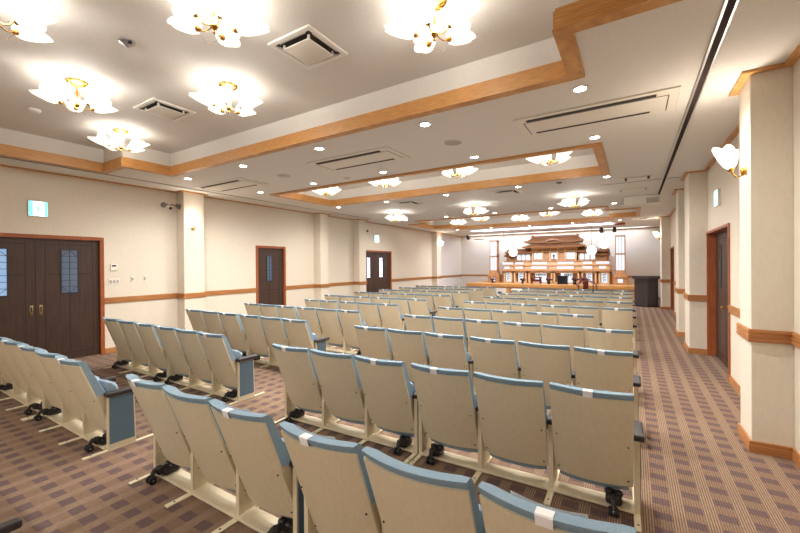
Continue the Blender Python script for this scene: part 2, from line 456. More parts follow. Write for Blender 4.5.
leaf_L(d, 2.127, 2.996, 2.085, xd, (2.25, 2.90), (2.465, 2.68, 1.17, 1.90), 'glassblue', 2.19)
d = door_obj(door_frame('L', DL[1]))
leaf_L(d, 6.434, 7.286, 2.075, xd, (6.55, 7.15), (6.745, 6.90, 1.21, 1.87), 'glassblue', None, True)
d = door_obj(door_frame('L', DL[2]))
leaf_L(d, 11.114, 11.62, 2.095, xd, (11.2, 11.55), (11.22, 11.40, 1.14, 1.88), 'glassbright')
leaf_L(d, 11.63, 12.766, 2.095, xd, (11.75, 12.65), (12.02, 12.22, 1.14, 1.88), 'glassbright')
# right doors (deep reveals)
def door_R(dd):
    d = door_obj(door_frame('R', dd, .03)); d0, d1, t = dd[0]+.013, dd[1]-.013, dd[2]-.013; x = XR+.1
    b = MB().m('dark'); b.box((x, d0, .01), (x+.05, d1, t-.005), .002, 1); b.m('groove'); e = .006
    ym = (d0+d1)/2
    for ya, yb in ((d0+.12, ym-.1), (ym+.1, d1-.12)):
        for y_ in (ya, yb): b.box((x-.0015, y_-e, .12), (x, y_+e, t-.1))
        b.box((x-.0015, ya, t-.1-e), (x, yb, t-.1+e)); b.box((x-.0015, ya, .12-e), (x, yb, .12+e))
    b.box((x-.002, ym-.004, .01), (x, ym+.004, t-.005))
    lf = b.build('door_leaf', d)
    for y_ in ((d0+.12+ym-.1)/2, (d1-.12+ym+.1)/2):
        b = MB().m('lead'); b.box((x-.006, y_-.09, 1.17), (x, y_+.09, 1.9)); b.m('shadow'); b.box((x-.008, y_-.07, 1.19), (x-.006, y_+.07, 1.88)); b.build('glass_pane', lf)
    b = MB().m('gold'); b.lathe([(0, 0), (.026, 0), (.026, .008), (.010, .012), (.010, .04), (.024, .05), (.026, .065), (.016, .075), (0, .077)], (x, ym-.09, .92), 16, (-1, 0, 0)); b.build('door_knob', lf)
    return d
door_R(DR[0]); door_R(DR[1])

# ------------------------------------------------------------------ theatre seating
SP, PT, BW, SAG = .515, .03, .472, .048           # seat pitch, panel thickness, back width, plan curvature
def yl(z): return -.203 + .373*(.825-z)           # back plane, relative to the rear edge of the side panels
def surf(x, z, off): return (x, yl(z) - SAG*(1-(2*x/BW)**2) + off, z)
def build_unit(n, aisle=False):
    root = thing('auditorium_bench', 'x', 'seats')
    W = (n-1)/2*SP
    for i in range(n):
        cx = -W + i*SP
        T = lambda p: (p[0]+cx, p[1], p[2])
        b = MB().m('cream')
        z0, z1 = .15, .780
        def rx(u_, v_, r=.03):                    # rounded upper corners
            x = (u_-.5)*BW; return x
        b.grid(lambda u_, v_: T(surf(rx(u_, v_), z0+(z1-z0)*v_, 0)), 12, 4, True, lambda u_, v_: T(surf(rx(u_, v_), z0+(z1-z0)*v_, .013)))
        b.grid(lambda u_, v_: T(surf((u_-.5)*(BW-.012), z0+.01+(.50-z0)*v_, .013)), 12, 2, True, lambda u_, v_: T(surf((u_-.5)*(BW-.012), z0+.01+(.50-z0)*v_, .030+.045*v_)))
        bk = b.build('backrest', root)
        # padded front that rolls over the top edge
        b = MB().m('blue'); pz0, pz1 = .497, .818
        def pf(u_, v_):
            ed = min(1, min(u_, 1-u_)/.10); pil = math.sqrt(max(0, 1-(1-ed)**2))
            z = pz0+(pz1-pz0)*v_; vt = min(1, (1-v_)/.08); top = math.sqrt(max(0, 1-(1-vt)**2))
            th = (.096-.034*v_)*(.70+.30*pil)*(.62+.38*top)
            return T(surf((u_-.5)*BW, z, .0135+th))
        def pb(u_, v_):
            z = pz0+(pz1-pz0)*v_; off = .0135 if z < .783 else .0135-.012*math.sin(min(1, (z-.783)/.012)*PI/2)
            return T(surf((u_-.5)*BW, z, off))
        b.grid(pb, 14, 16, True, pf)
        b.build('back_cushion', bk)
        for sx in (-1, 1):
            for zz in (.45, .19):
                b = MB().m('rubber'); b.cyl(T(surf(sx*(BW/2-.028), zz, .002)), T(surf(sx*(BW/2-.028), zz, -.003)), .0055, 8); b.build('screw', bk)
        if i in (0, n-1):
            b = MB().m('paper')
            xa, xb = (-.035, .02) if i else (-.045, .01)
            prof = [(.777, -.0022), (.785, -.0022), (.816, -.0015), (.8205, .006), (.8205, .038), (.812, .060), (.70, .084)]
            for (za, oa), (zb, ob) in zip(prof, prof[1:]):
                vs = [b.bm.verts.new(T(surf(x, z, o))) for x, z, o in ((xa, za, oa), (xb, za, oa), (xb, zb, ob), (xa, zb, ob))]
                b._fin([b.bm.faces.new(vs)])
            # sheet hung on the front, its corners standing just above the pad
            nS = 8
            for k in range(nS):
                u0, u1 = -.13+.24*k/nS, -.13+.24*(k+1)/nS
                def zt(x): return .817+.008*min(1, abs(x+.01)/.11)**2
                vs = [b.bm.verts.new(T(surf(x, z, o))) for x, z, o in ((u0, .60, .090), (u1, .60, .090), (u1, zt(u1), .063), (u0, zt(u0), .063))]
                b._fin([b.bm.faces.new(vs)])
            tg = b.build('paper_tag', bk); tg['label'] = 'white paper tag taped over the top edge'
        # folded-up seat behind the backrest plate
        b = MB().m('seatblue'); sz0, sz1 = .088, .60; sw = .425
        def sf(front):
            def g(u_, v_):
                ed = min(1, min(u_, 1-u_)/.12); pil = math.sqrt(max(0, 1-(1-ed)**2))
                z = sz0+(sz1-sz0)*v_; e2 = min(1, v_/.06 if v_ < .5 else (1-v_)/.13); rr = math.sqrt(max(0, 1-(1-e2)**2))
                mid = .060+.097*min(1, v_/.8) ; hw = (.044+.030*v_)*(.45+.55*pil)*(.25+.75*rr)
                lim = .018+.066*min(1, v_/.75)
                off = mid+hw if front else max(lim, mid-hw)
                return T(surf((u_-.5)*sw, z-(.02*(1-pil) if v_ > .5 else 0), off))
            return g
        b.grid(sf(False), 12, 14, True, sf(True)); b.build('seat', root)
    for i in range(n+1):
        px = -W-SP/2+i*SP; end = i in (0, n)
        b = MB().m('cream')
        out = [(.0, .012), (.215, .012), (.218, .03), (.205, .47), (0, .47)]
        b.prism([(y, z) for y, z in out], px-PT/2, px+PT/2, 'x')
        sp = b.build('side_panel', root)
        if end:
            s = -1 if i == 0 else 1; xo = px+s*PT/2
            b = MB().m('inset'); b.prism([(.012, .06), (.205, .06), (.195, .462), (.012, .462)], xo, xo+s*.004, 'x')
            b.build('fabric_inset', sp)
        b = MB().m('arm'); aw = .033
        xa = px-PT/2 if i == 0 else px-aw; xb = (px+PT/2+(.026 if aisle else 0)) if i == n else px+aw
        b.box((xa, -.015, .472), (xb, .262, .512), .012, 3)
        b.build('armrest', root)
        b = MB().m('creammetal'); fa = px-PT/2 if i == 0 else px-.022; fb = px+PT/2 if i == n else px+.022
        b.box((fa, -.175, .0), (fb, .375, .012), .005, 2)
        b.m('rubber'); b.cyl((px, -.12, .012), (px, -.12, .0135), .007, 8)
        b.build('foot', root)
    b = MB().m('cream')
    b.box((-W-SP/2+PT/2, -.02, .012), (W+SP/2-PT/2, .115, .03), .003, 1)
    b.build('base_rail', root)
    for sx in (-1, 1):
        cx = sx*(W+SP/2-.132)
        b = MB().m('black')
        b.box((cx-.048, -.015, .03), (cx+.048, .105, .085), .018, 3); b.box((cx-.030, -.05, .045), (cx+.030, .0, .105), .014, 3)
        for s_ in (-1, 1): b.sphere((cx+s_*.03, .05, .085), .026, 10, .8)
        b.tube([(cx, -.03, .095), (cx, -.065, .088), (cx, -.085, .055)], [.020, .018, .014], 8)
        cb = b.build('caster_bracket', root)
        b = MB().m('rubber')
        for s_ in (-1, 1):
            b.lathe([(0, -.011), (.018, -.012), (.027, -.009), (.030, 0), (.027, .009), (.018, .012), (0, .011)], (cx+s_*.018, -.085, .0305), 18, (1, 0, 0))
        b.m('steel'); b.cyl((cx-.032, -.085, .0305), (cx+.032, -.085, .0305), .006, 8)
        b.build('caster_wheel', cb)
    return root
U3 = build_unit(3); U2 = build_unit(2); U3A = build_unit(3, True)
ORD = ['nearest', 'second', 'third', 'fourth', 'fifth', 'sixth', 'seventh', 'eighth', 'ninth', 'farthest']
ROWY = [1.305, 2.575, 3.86, 5.10, 6.35, 7.575, 8.86, 10.13, 11.38, 12.6]
used = {3: False, 2: False, 4: False}
def place(n, x, y, rz, label, group):
    src = {3: U3, 2: U2, 4: U3A}[n]
    if not used[n]:
        used[n] = True; src.location = (x, y, 0); src.rotation_euler = (0, 0, rz); return tag(src, label, None, group)
    return dup(src, (x, y, 0), rz, label, group)
for k, yt in enumerate(ROWY):
    y = yt+.203-(.006)
    o_ = ORD[k]; rw = 'nearest complete row' if k == 0 else o_+' row from the camera' if k < 9 else 'farthest row by the altar'
    def lab(n, blk): return ('three' if n == 3 else 'two')+' beige seats with blue pads, '+rw.replace('from the camera', 'back')+', '+blk
    rz = math.radians(1.5) if k == 1 else 0
    place(3, -2.338-(.05 if k == 0 else 0), y-(.0206 if k == 1 else .025 if k == 0 else 0), rz, lab(3, 'right block, beside central aisle'), 'seats of the right block')
    if k == 4: place(2, -1.0, y, 0, lab(2, 'right block, right half'), 'seats of the right block')
    else: place(4, -.752+(.006 if k == 0 else 0), y+(.0206 if k == 1 else -.035 if k == 0 else 0), rz, lab(3, 'right block, beside right aisle'), 'seats of the right block')
    place(4, -4.74+(.075 if k == 0 else 0), y-(.06 if k == 0 else 0), 0, lab(3, 'left block, beside central aisle'), 'seats of the left block')
    if k == 4: place(2, -6.075, y, 0, lab(2, 'left block, wall side'), 'seats of the left block')
    else: place(3, -6.33+(.075 if k == 0 else 0), y-(.06 if k == 0 else 0), 0, lab(3, 'left block, wall side'), 'seats of the left block')
place(3, -3.045, .265, 0, 'bench with only its black armrest tip showing in the bottom left corner', None)

# ------------------------------------------------------------------ chandeliers, sconces
def petal_shade(b, c, axis, L=.25, R=.12, n=30, up=Vector((0, 0, 1)), tip=.42):
    """open flower-shaped glass, five pointed lobes"""
    ax = Vector(axis).normalized(); s_ = ax.cross(up).normalized(); t_ = s_.cross(ax)
    c = Vector(c); prof = [(.10, 0), (.36, .06), (.60, .17), (.78, .36), (.90, .56), (1.0, .78), (1.06, 1.0)]
    rings = []; fs = []
    for rr, zz in prof:
        ring = []
        for i in range(n):
            a = 2*PI*i/n; w = abs(math.cos(2.5*a)); lobe = (w**.8)
            r_ = R*rr*(1 + .10*(lobe-.5)*zz*2); z_ = L*zz*(1-.16*(1-lobe)*zz*zz)
            # the petal nearest the ceiling side is longer
            z_ *= 1-(.10+.22*max(0, math.cos(a)))*math.cos(a)*zz if math.cos(a) > 0 else 1+tip*(-math.cos(a))**4*zz
            ring.append(b.bm.verts.new(c + ax*z_ + (s_*math.sin(a) + t_*math.cos(a))*r_))
        rings.append(ring)
    cap = b.bm.verts.new(c)
    for i in range(n): fs.append(b.bm.faces.new((cap, rings[0][(i+1) % n], rings[0][i])))
    for A, B in zip(rings, rings[1:]):
        for i in range(n): fs.append(b.bm.faces.new((A[i], A[(i+1) % n], B[(i+1) % n], B[i])))
    b._fin(fs, True); return b

def build_chandelier():
    root = thing('chandelier', 'x', 'chandelier'); root.scale = (.84, .84, .84)         # origin on the ceiling
    b = MB().m('gold'); b.lathe([(0, -.001), (.11, -.001), (.115, -.012), (.10, -.028), (.075, -.036), (.05, -.048), (.02, -.062), (0, -.064)], (0, 0, 0), 32)
    for k in range(10):
        a = 2*PI*k/10; b.tube([(.11*math.cos(a), .11*math.sin(a), -.012), (.075*math.cos(a), .075*math.sin(a), -.04), (.03*math.cos(a), .03*math.sin(a), -.06)], .006, 5)
    b.build('ceiling_canopy', root)
    b = MB().m('gold'); b.cyl((0, 0, -.05), (0, 0, -.29), .007, 10)
    b.lathe([(0, -.36), (.008, -.355), (.014, -.34), (.008, -.325), (.022, -.31), (.034, -.295), (.030, -.275), (.012, -.262), (.007, -.25)], (0, 0, 0), 16)
    for k in range(4):
        a = PI/4+PI/2*k; b.cyl((.028*math.cos(a), .028*math.sin(a), -.06), (.028*math.cos(a), .028*math.sin(a), -.28), .0035, 6)
    b.build('stem', root)
    for k in range(5):
        a = 2*PI*k/5+.3; ca, sa = math.cos(a), math.sin(a)
        b = MB().m('gold')
        b.tube([(ca*q, sa*q, z) for q, z in ((.025, -.285), (.05, -.305), (.09, -.318), (.125, -.312), (.15, -.29))], .006, 8)
        b.lathe([(0, 0), (.018, .0), (.024, .012), (.030, .03), (.028, .036), (0, .03)], (ca*.148, sa*.148, -.296), 14, (ca*.78, sa*.78, .62))
        arm = b.build('arm', root)
        b = MB().m('shade'); petal_shade(b, (ca*.158, sa*.158, -.285), (ca*.82, sa*.82, .57), .215, .098)
        b.build('glass_shade', root)
        b = MB().m('gold')
        for q in (-.5, 0, .5):
            aa = a+q; b.sphere((math.cos(aa)*.20, math.sin(aa)*.20, -.335-.012*abs(q)), .005, 6)
            b.cyl((math.cos(aa)*.20, math.sin(aa)*.20, -.33), (math.cos(a)*.17, math.sin(a)*.17, -.29), .0012, 4)
        b.build('bead_drop', arm)
    return root
CH = build_chandelier()
spots = [(-6.2, 2.5, ZU, 'flower chandelier above the double doors, nearest the corner of the big coffer'),
         (-3.7, 2.5, ZU, 'flower chandelier in the big coffer between the two square air vents'),
         (-1.24, 2.52, ZU, 'flower chandelier at the right end of the big coffer, cut by the frame top'),
         (-4.95, 1.6, ZU, 'widest-looking flower chandelier at upper left of the big coffer, by the far square vent'),
         (-2.52, 1.6, ZU, 'flower chandelier cut by the frame top, beside the nearer square vent'),
         (-3.74, .75, ZU, 'flower chandelier in the top left corner of the photo')]
w4 = ['leftmost', 'second from left', 'third from left', 'rightmost']
spots += [(x, 6.45, ZU, 'flower chandelier in the second coffer, '+w4[i]+' of its four') for i, x in enumerate((-5.95, -4.33, -2.72, -1.12))]
spots += [(x, 9.6, ZC, 'flower chandelier hung from the flat ceiling between coffers, '+s) for x, s in ((-6.05, 'left'), (-3.56, 'middle'), (-1.15, 'right'))]
spots += [(x, 14.45, ZU, 'flower chandelier in the far coffer, rear row, '+s) for x, s in ((-6.07, 'left'), (-3.6, 'middle'), (-1.16, 'right'))]
spots += [(x, 13.55, ZU, 'flower chandelier in the far coffer, front row, '+s) for x, s in ((-4.8, 'left'), (-2.41, 'right'))]
CHP = 8
for i, (x, y, z, l) in enumerate(spots):
    rz = random.uniform(0, 1.2)
    sz = 1.02 if 5 < y < 8 or y > 12 else .84
    if i == 0: CH.location = (x, y, z); CH.rotation_euler.z = rz; tag(CH, l, None, 'ceiling chandeliers'); c_ = CH
    else: c_ = dup(CH, (x, y, z), rz, l, 'ceiling chandeliers')
    c_.scale.z = sz
    light('chandelier_bulb', 'POINT', (0, 0, -.20), CHP, (1, .97, .93), .13, parent=c_)

def build_sconce():
    root = thing('wall_sconce', 'x', 'wall lamp')           # origin on the pier face, faces +x
    b = MB().m('gold'); b.lathe([(0, 0), (.035, 0), (.035, .01), (.022, .022), (.01, .03), (0, .031)], (0, 0, 0), 18, (1, 0, 0)); b.sphere((.02, 0, 0), .022, 10, 1.9)
    b.build('wall_plate', root)
    b = MB().m('gold'); b.tube([(.02, 0, -.02), (.04, 0, -.045), (.07, 0, -.045), (.09, 0, -.015), (.10, 0, .02)], .007, 8); b.lathe([(0, 0), (.02, 0), (.03, .03), (0, .028)], (.097, 0, .010), 14, (.4, 0, .91)); b.build('arm', root)
    b = MB().m('shade'); petal_shade(b, (.098, 0, .028), (.26, 0, .96), .215, .074, tip=.12); b.build('glass_shade', root)
    return root
SC = build_sconce()
sl = [(XC, 4.56, 2.42, 0, 'lit flower wall lamp on the nearest left pier, glare around its shade', 17), (XC, 16.75, 2.5, 0, 'lit flower wall lamp on the far left pier', 5),
      (XCR, 4.40, 2.40, PI, 'lit flower wall lamp with brass bracket on the nearest right pier', 14), (XCR, 16.15, 2.48, PI, 'lit flower wall lamp on the far right pier', 5)]
for i, (x, y, z, rz, l, p) in enumerate(sl):
    if i == 0: SC.location = (x, y, z); tag(SC, l, None, 'pier wall lamps'); s_ = SC
    else: s_ = dup(SC, (x, y, z), rz, l, 'pier wall lamps')
    light('sconce_bulb', 'POINT', (.075, 0, .13), p*.55, (1, .9, .78), .05, parent=s_)

# ------------------------------------------------------------------ downlights
def build_downlight():
    root = thing('downlight', 'x', 'ceiling light')
    b = MB().m('white'); b.lathe([(.052, .0), (.075, -.001), (.078, -.006), (.06, -.009), (.052, -.006), (.052, 0)], (0, 0, 0), 28); b.build('trim_ring', root)
    b = MB().m('lamp'); b.lathe([(0, -.006), (.03, -.006), (.052, -.003)], (0, 0, 0), 24); b.build('lamp', root)
    return root
DLT = build_downlight()
dx = [-6.85, -5.27, -3.63, -2.0, -.4]; dy = [-1.75, 3.81, 5.37, 7.92, 11.52, 16.15]  # first row is unseen, added for light from behind the camera
rown = ['added row behind the camera', 'nearest row', 'second row', 'third row', 'fourth row', 'farthest row before the altar']
coln = ['leftmost', 'second from left', 'middle', 'fourth from left', 'rightmost']
first = True
for j, y in enumerate(dy):
    for i, x in enumerate(dx):
        l = 'round downlight in the lower ceiling, %s, %s' % (rown[j], coln[i])
        if first: DLT.location = (x, y, ZC-.001); tag(DLT, l, None, 'ceiling downlights'); o = DLT; first = False
        else: o = dup(DLT, (x, y, ZC-.001), 0, l, 'ceiling downlights')
        light('downlight_beam', 'SPOT', (0, 0, -.02), 46, (1, .97, .93), .05, 165, .9, parent=o)

# ------------------------------------------------------------------ ceiling fittings
def cassette(x, y, z, s, label):
    root = thing('ceiling_air_vent', label, 'air conditioner', (x, y, z), 0, 'square ceiling vents')
    h = s/2
    b = MB().m('white'); w = .045
    for a in ((-h, -h, h, -h+w), (-h, h-w, h, h), (-h, -h+w, -h+w, h-w), (h-w, -h+w, h, h-w)):
        b.box((a[0], a[1], -.02), (a[2], a[3], -.001), .005, 2)
    b.build('frame', root)
    b = MB().m('shadow'); b.box((-h+w, -h+w, -.004), (h-w, h-w, -.001)); b.build('duct_throat', root)
    b = MB().m('vent'); q = h-w-.05; b.box((-q, -q, -.045), (q, q, -.032), .006, 2)
    for sx in (-1, 1):
        for sy in (-1, 1): b.cyl((sx*q*.95, sy*q*.95, -.034), (sx*q*.95, sy*q*.95, -.004), .012, 8)
    b.build('centre_panel', root)
    for k in range(4):
        b = MB().m('white'); b.box((-q, q+.036, -.017), (q, q+.040, -.006)); o = b.build('louvre', root); o.rotation_euler.z = k*PI/2
    return root
cassette(-2.46, 2.46, ZU, .50, 'square white air vent in the big coffer, nearer one')
cassette(-4.92, 2.46, ZU, .50, 'square white air vent in the big coffer, farther one')
cassette(-2.35, 8.35, ZC, .55, 'square vent on the ceiling behind the second coffer, right one')
cassette(-4.88, 8.35, ZC, .55, 'square vent on the ceiling behind the second coffer, left one')
def slotac(x, y, Lx, Ly, label):
    root = thing('ceiling_air_conditioner', label, 'air conditioner', (x, y, ZC-.0005), 0, 'long two-slot ceiling air conditioners')
    b = MB().m('vent'); b.box((-Lx/2, -Ly/2, -.014), (Lx/2, Ly/2, 0), .003, 1); b.build('outer_panel', root)
    b = MB().m('shadow'); b.box((-Lx/2+.12, -Ly/2+.06, -.0165), (Lx/2-.18, -Ly/2+.125, -.014)); b.box((-Lx/2+.14, Ly/2-.115, -.0165), (Lx/2-.22, Ly/2-.07, -.014)); b.build('air_slot', root)
    b = MB().m('shadow'); x0, x1, y0, y1 = -Lx/2+.08, Lx/2-.08, -Ly/2+.14, Ly/2-.06; e = .004
    b.box((x0, y0-e, -.016), (x1, y0+e, -.014)); b.box((x1-e, y0, -.016), (x1+e, y1, -.014)); b.box((x0-e, y0, -.016), (x0+e, y1, -.014)); b.build('panel_seam', root)
    return root
slotac(-.37, 4.54, 1.5, .62, 'long two-slot ceiling air conditioner, rightmost and nearest')
slotac(-3.55, 4.54, 1.5, .62, 'long two-slot ceiling air conditioner, middle one')
slotac(-6.75, 4.58, 1.5, .62, 'long two-slot ceiling air conditioner beside the left pier')
def disc(name, x, y, z, r, label, cat, m='grille', h=.012):
    b = MB().m('vent'); b.lathe([(0, -.001), (r, -.001), (r, -h*.6), (r*.93, -h), (r*.92, -h*.8)], (0, 0, 0), 32); b.m(m); b.lathe([(r*.92, -h*.8), (r*.5, -h*1.05), (0, -h*1.1)], (0, 0, 0), 32)
    return tag(b.build(name, loc=(x, y, z)), label, cat, 'round ceiling speakers' if cat == 'speaker' else None)
disc('ceiling_speaker', -1.99, 4.57, ZC, .12, 'round flat ceiling speaker left of the nearest long air conditioner', 'speaker')
disc('ceiling_speaker', -5.24, 4.6, ZC, .12, 'round flat ceiling speaker left of the middle long air conditioner', 'speaker')
disc('ceiling_speaker', -4.44, 5.37, ZC, .07, 'small round ceiling disc just before the second coffer', 'speaker')
b = MB().m('steel'); b.lathe([(0, -.001), (.06, -.001), (.06, -.012), (.045, -.02), (.03, -.03), (.012, -.05), (0, -.052)], (0, 0, 0), 20); b.m('rubber'); b.cyl((.05, 0, -.012), (.05, 0, -.03), .016, 8)
tag(b.build('ceiling_sensor', loc=(-3.71, 1.55, ZU)), 'small chrome ceiling sensor between chandeliers', 'sensor')
b = MB().m('white'); b.lathe([(0, -.001), (.06, -.001), (.06, -.02), (.045, -.035), (0, -.038)], (0, 0, 0), 20)
tag(b.build('smoke_detector', loc=(-6.25, 1.6, ZU)), 'small white smoke detector at far left of the big coffer', 'smoke detector')
b = MB().m('grey'); b.lathe([(0, -.001), (.05, -.001), (.05, -.02), (0, -.04)], (0, 0, 0), 16)
tag(b.build('smoke_detector', loc=(-1.22, 7.95, ZC)), 'small grey detector behind the second coffer', 'smoke detector')
# right-hand ceiling grilles
root = thing('ceiling_grille', 'white ceiling grille with dark slot beside the dark track', 'vent', (.08, 8.38, ZC))
b = MB().m('vent'); b.box((-.25, -.19, -.012), (.25, .19, -.001), .003, 1); b.build('panel', root)
b = MB().m('shadow'); b.box((-.19, -.17, -.014), (.19, -.15, -.012)); b.box((-.2, -.17, -.014), (-.16, .12, -.012)); b.box((.16, -.17, -.014), (.2, .12, -.012)); b.build('air_slot', root)
root = thing('ceiling_grille', 'pale access panel on the ceiling behind the grille', 'vent', (.02, 9.65, ZC))
b = MB().m('vent'); b.box((-.26, -.16, -.01), (.26, .16, -.001), .003, 1); b.build('panel', root)
b = MB().m('grille'); b.box((-.25, -.12, -.012), (-.21, .12, -.01)); b.box((.21, -.12, -.012), (.25, .12, -.01)); b.build('end_strip', root)
root = thing('ceiling_unit', 'white box hung under the ceiling with a pale grey end', 'air conditioner', (.16, 10.75, 0))
b = MB().m('vent'); b.box((-.40, -.2, 2.99), (.40, .25, ZC-.001), .02, 3); b.build('casing', root)
b = MB().m('grille'); b.box((.12, -.206, 3.01), (.37, -.2, 3.13), .002, 1); b.build('outlet', root)
b = MB().m('grille'); b.box((-.40, -.206, 3.0), (-.33, -.2, 3.17), .002, 1); b.build('end_bracket', root)
root = thing('ceiling_grille', 'small dark vent in a white strip before the far right pier', 'vent', (.42, 15.95, ZC))
b = MB().m('white'); b.box((-.26, -.2, -.012), (.26, .2, -.001)); b.build('panel', root)
b = MB().m('shadow')
for k in range(5): b.box((-.2+.05*k, -.15, -.014), (-.165+.05*k, .15, -.012))
b.build('slots', root)

# ------------------------------------------------------------------ exit signs, switches
def exit_sign(loc, rz, w, h, label):
    root = thing('exit_sign', label, 'exit sign', loc, rz, 'lit exit signs')   # faces +x
    b = MB().m('white'); b.box((0, -w/2-.012, -h/2-.012), (.035, w/2+.012, h/2+.012), .004, 2); b.build('housing', root)
    b = MB().m('exit_white'); b.box((.035, -w/2+.05*w/.23, -h/2), (.037, w/2-.035*w/.23, h/2))
    b.m('exit_green'); b.box((.035, -w/2, -h/2), (.0368, -w/2+.05*w/.23, h/2)); b.box((.035, w/2-.035*w/.23, -h/2), (.0368, w/2, h/2))
    b.build('lit_face', root)
    b = MB().m('exit_green'); x0, x1 = .037, .0385; k = h/.24    # running figure in a doorway
    def seg(p, q, t):
        p, q = Vector(p)*k, Vector(q)*k; dn = (q-p).normalized(); nn = Vector((-dn.y, dn.x))*t*k/2
        b.prism([tuple(p-nn), tuple(q-nn), tuple(q+nn), tuple(p+nn)], x0, x1, 'x')
    seg((.0, .035), (-.005, -.02), .026); seg((0, .03), (.04, .01), .012); seg((0, .03), (-.035, .02), .012); seg((-.035, .02), (-.04, -.01), .012)
    seg((-.005, -.02), (.03, -.05), .016); seg((.03, -.05), (.03, -.085), .014); seg((-.005, -.02), (-.03, -.06), .016); seg((-.03, -.06), (-.06, -.065), .013)
    b.lathe([(0, 0), (.014*k, 0), (.014*k, .0015), (0, .0015)], (x0, .004*k, .062*k), 14, (1, 0, 0))
    b.build('pictogram', root)
exit_sign((XL, 2.155, 2.57), 0, .225, .235, 'lit exit sign above the double doors at left')
exit_sign((XL, 11.78, 2.60), 0, .29, .26, 'lit exit sign above the far left door with bright glass')
exit_sign((XR, 7.36, 2.57), PI, .28, .22, 'lit exit sign above the right-hand door')
root = thing('thermostat', 'white wall thermostat with dark display right of the double doors', 'thermostat', (XL, 3.215, 1.60))
b = MB().m('white'); b.box((0, -.055, -.06), (.022, .055, .06), .006, 2); b.build('housing', root)
b = MB().m('shadow'); b.box((.022, -.035, .012), (.0225, .035, .042)); b.build('display', root)
def switch(y, z, w, n, label):
    root = thing('light_switch', label, 'light switch', (XL, y, z))
    b = MB().m('white'); b.box((0, -w/2, -.06), (.01, w/2, .06), .004, 2); b.build('plate', root)
    for k in range(n):
        yy = (k-(n-1)/2)*w/(n+.4); b = MB().m('grille'); b.box((.01, yy-.018, -.03), (.016, yy+.018, .03), .004, 2); b.build('rocker', root)
switch(3.22, 1.33, .19, 3, 'wide triple light switch below the thermostat')
switch(3.525, 1.37, .06, 1, 'narrow light switch, middle of the three switch plates')
switch(3.745, 1.37, .06, 1, 'narrow light switch nearest the left pier')
# twin spotlight on the left wall
root = thing('twin_spotlight', 'twin-headed emergency spotlight on the left wall beside the near pier', 'spotlight', (XL, 4.2, 2.88))
b = MB().m('white'); b.box((0, -.04, -.04), (.05, .04, .04), .01, 2); b.build('bracket', root)
for s in (-1, 1):
    b = MB().m('grey'); b.tube([(.03, 0, .02), (.08, s*.06, .03), (.10, s*.13, .02)], .012, 8); b.lathe([(0, 0), (.03, 0), (.05, .05), (.055, .09), (.045, .095), (0, .09)], (.10, s*.13, .03), 16, (.6, s*.3, -.4)); b.build('lamp_head', root)
b = MB().m('black'); b.sphere((.075, .02, -.05), .03, 10); b.build('lens', root)
b = MB().m('grey'); b.box((0, -.03, -.04), (.06, .03, .04), .01, 2)
tag(b.build('wall_sensor', loc=(XL, 11.2, 2.86)), 'small grey wall sensor beside the third left pier', 'sensor')

# ------------------------------------------------------------------ altar end of the room
ST, SY = .70, 17.3
root = thing('altar_stage', 'low orange wooden stage running under the altar', 'stage', (-2.95, 18.7, 0))
ox, oy = -2.95, 18.7
b = MB().m('altar'); b.box((-6.87-ox, SY+.05-oy, 0), (.3-ox, YF-.03-oy, ST-.06)); b.build('body', root)
b = MB().m('wood'); b.box((-6.9-ox, SY-oy, ST-.15), (.3-ox, YF-.03-oy, ST), .01, 2); b.build('top_board', root)
b = MB().m('altar2')
for k in range(7): x = -6.6+k*.98; b.box((x-ox, SY+.04-oy, .1), (x+.8-ox, SY+.05-oy, ST-.2))
b.build('front_panels', root)

AX, AY = -3.13, 18.5
A = thing('altar', 'tiered cypress altar with a shrine roof and lit white panels', 'altar', (AX, AY, ST))
def ab(name, parent=None): pass
HW = 2.29
# base tier with bays
b = MB().m('altar'); b.box((-HW, .35, 0), (HW, 1.2, .58)); b.build('base', A)
bays = [(-2.18, .30), (-1.55, .34), (-.55, .72), (.55, .72), (1.55, .34), (2.18, .30)]
bx = [(-2.29, -1.87), (-1.79, -1.19), (-1.10, -.02), (.02, 1.10), (1.19, 1.79), (1.87, 2.29)]
for k, (x0, x1) in enumerate(bx):
    b = MB().m('altar2'); t = .07
    b.box((x0, 0, .02), (x0+t, .35, .55), .008, 1); b.box((x1-t, 0, .02), (x1, .35, .55), .008, 1); b.box((x0, 0, .0), (x1, .35, .05), .008, 1); b.box((x0, 0, .48), (x1, .35, .55), .008, 1)
    fr = b.build('bay_frame', A)
    cx, w = (x0+x1)/2, (x1-x0-2*t)
    ww = min(w, .5 if w > .5 else .24)
    b = MB().m('washi'); b.box((cx-ww/2, .15, .06), (cx+ww/2, .17, .47)); b.build('white_panel', fr)
    b = MB().m('lacquer')
    if ww < .3:
        for q in range(3):
            zz = .15+.12*q; b.tube([(cx+.055*math.cos(a*.8), .145, zz+.05*math.sin(a)) for a in (0, .9, 1.8, 2.7, 3.6, 4.5)], .014, 5)
    else:
        for q in range(5):
            xx = cx-.18+.09*q; b.tube([(xx+.03*math.cos(a), .145, .40+.035*math.sin(a*1.3)) for a in (0, 1, 2, 3, 4, 5)], .012, 5)
        b.box((cx-.22, .14, .36), (cx+.22, .15, .375))
    b.build('crest_pattern', fr)
for x in (-1.83, -1.145, 0, 1.145, 1.83, 2.33, -2.33):
    b = MB().m('roofwood'); b.box((x-.045, .1, 0), (x+.045, .35, .56)); b.build('post', A)
b = MB().m('altar'); b.box((-HW-.06, -.06, .55), (HW+.06, 1.2, .60), .01, 1); b.box((-HW-.02, -.02, .60), (HW+.02, 1.2, .63), .01, 1); b.build('cornice', A)
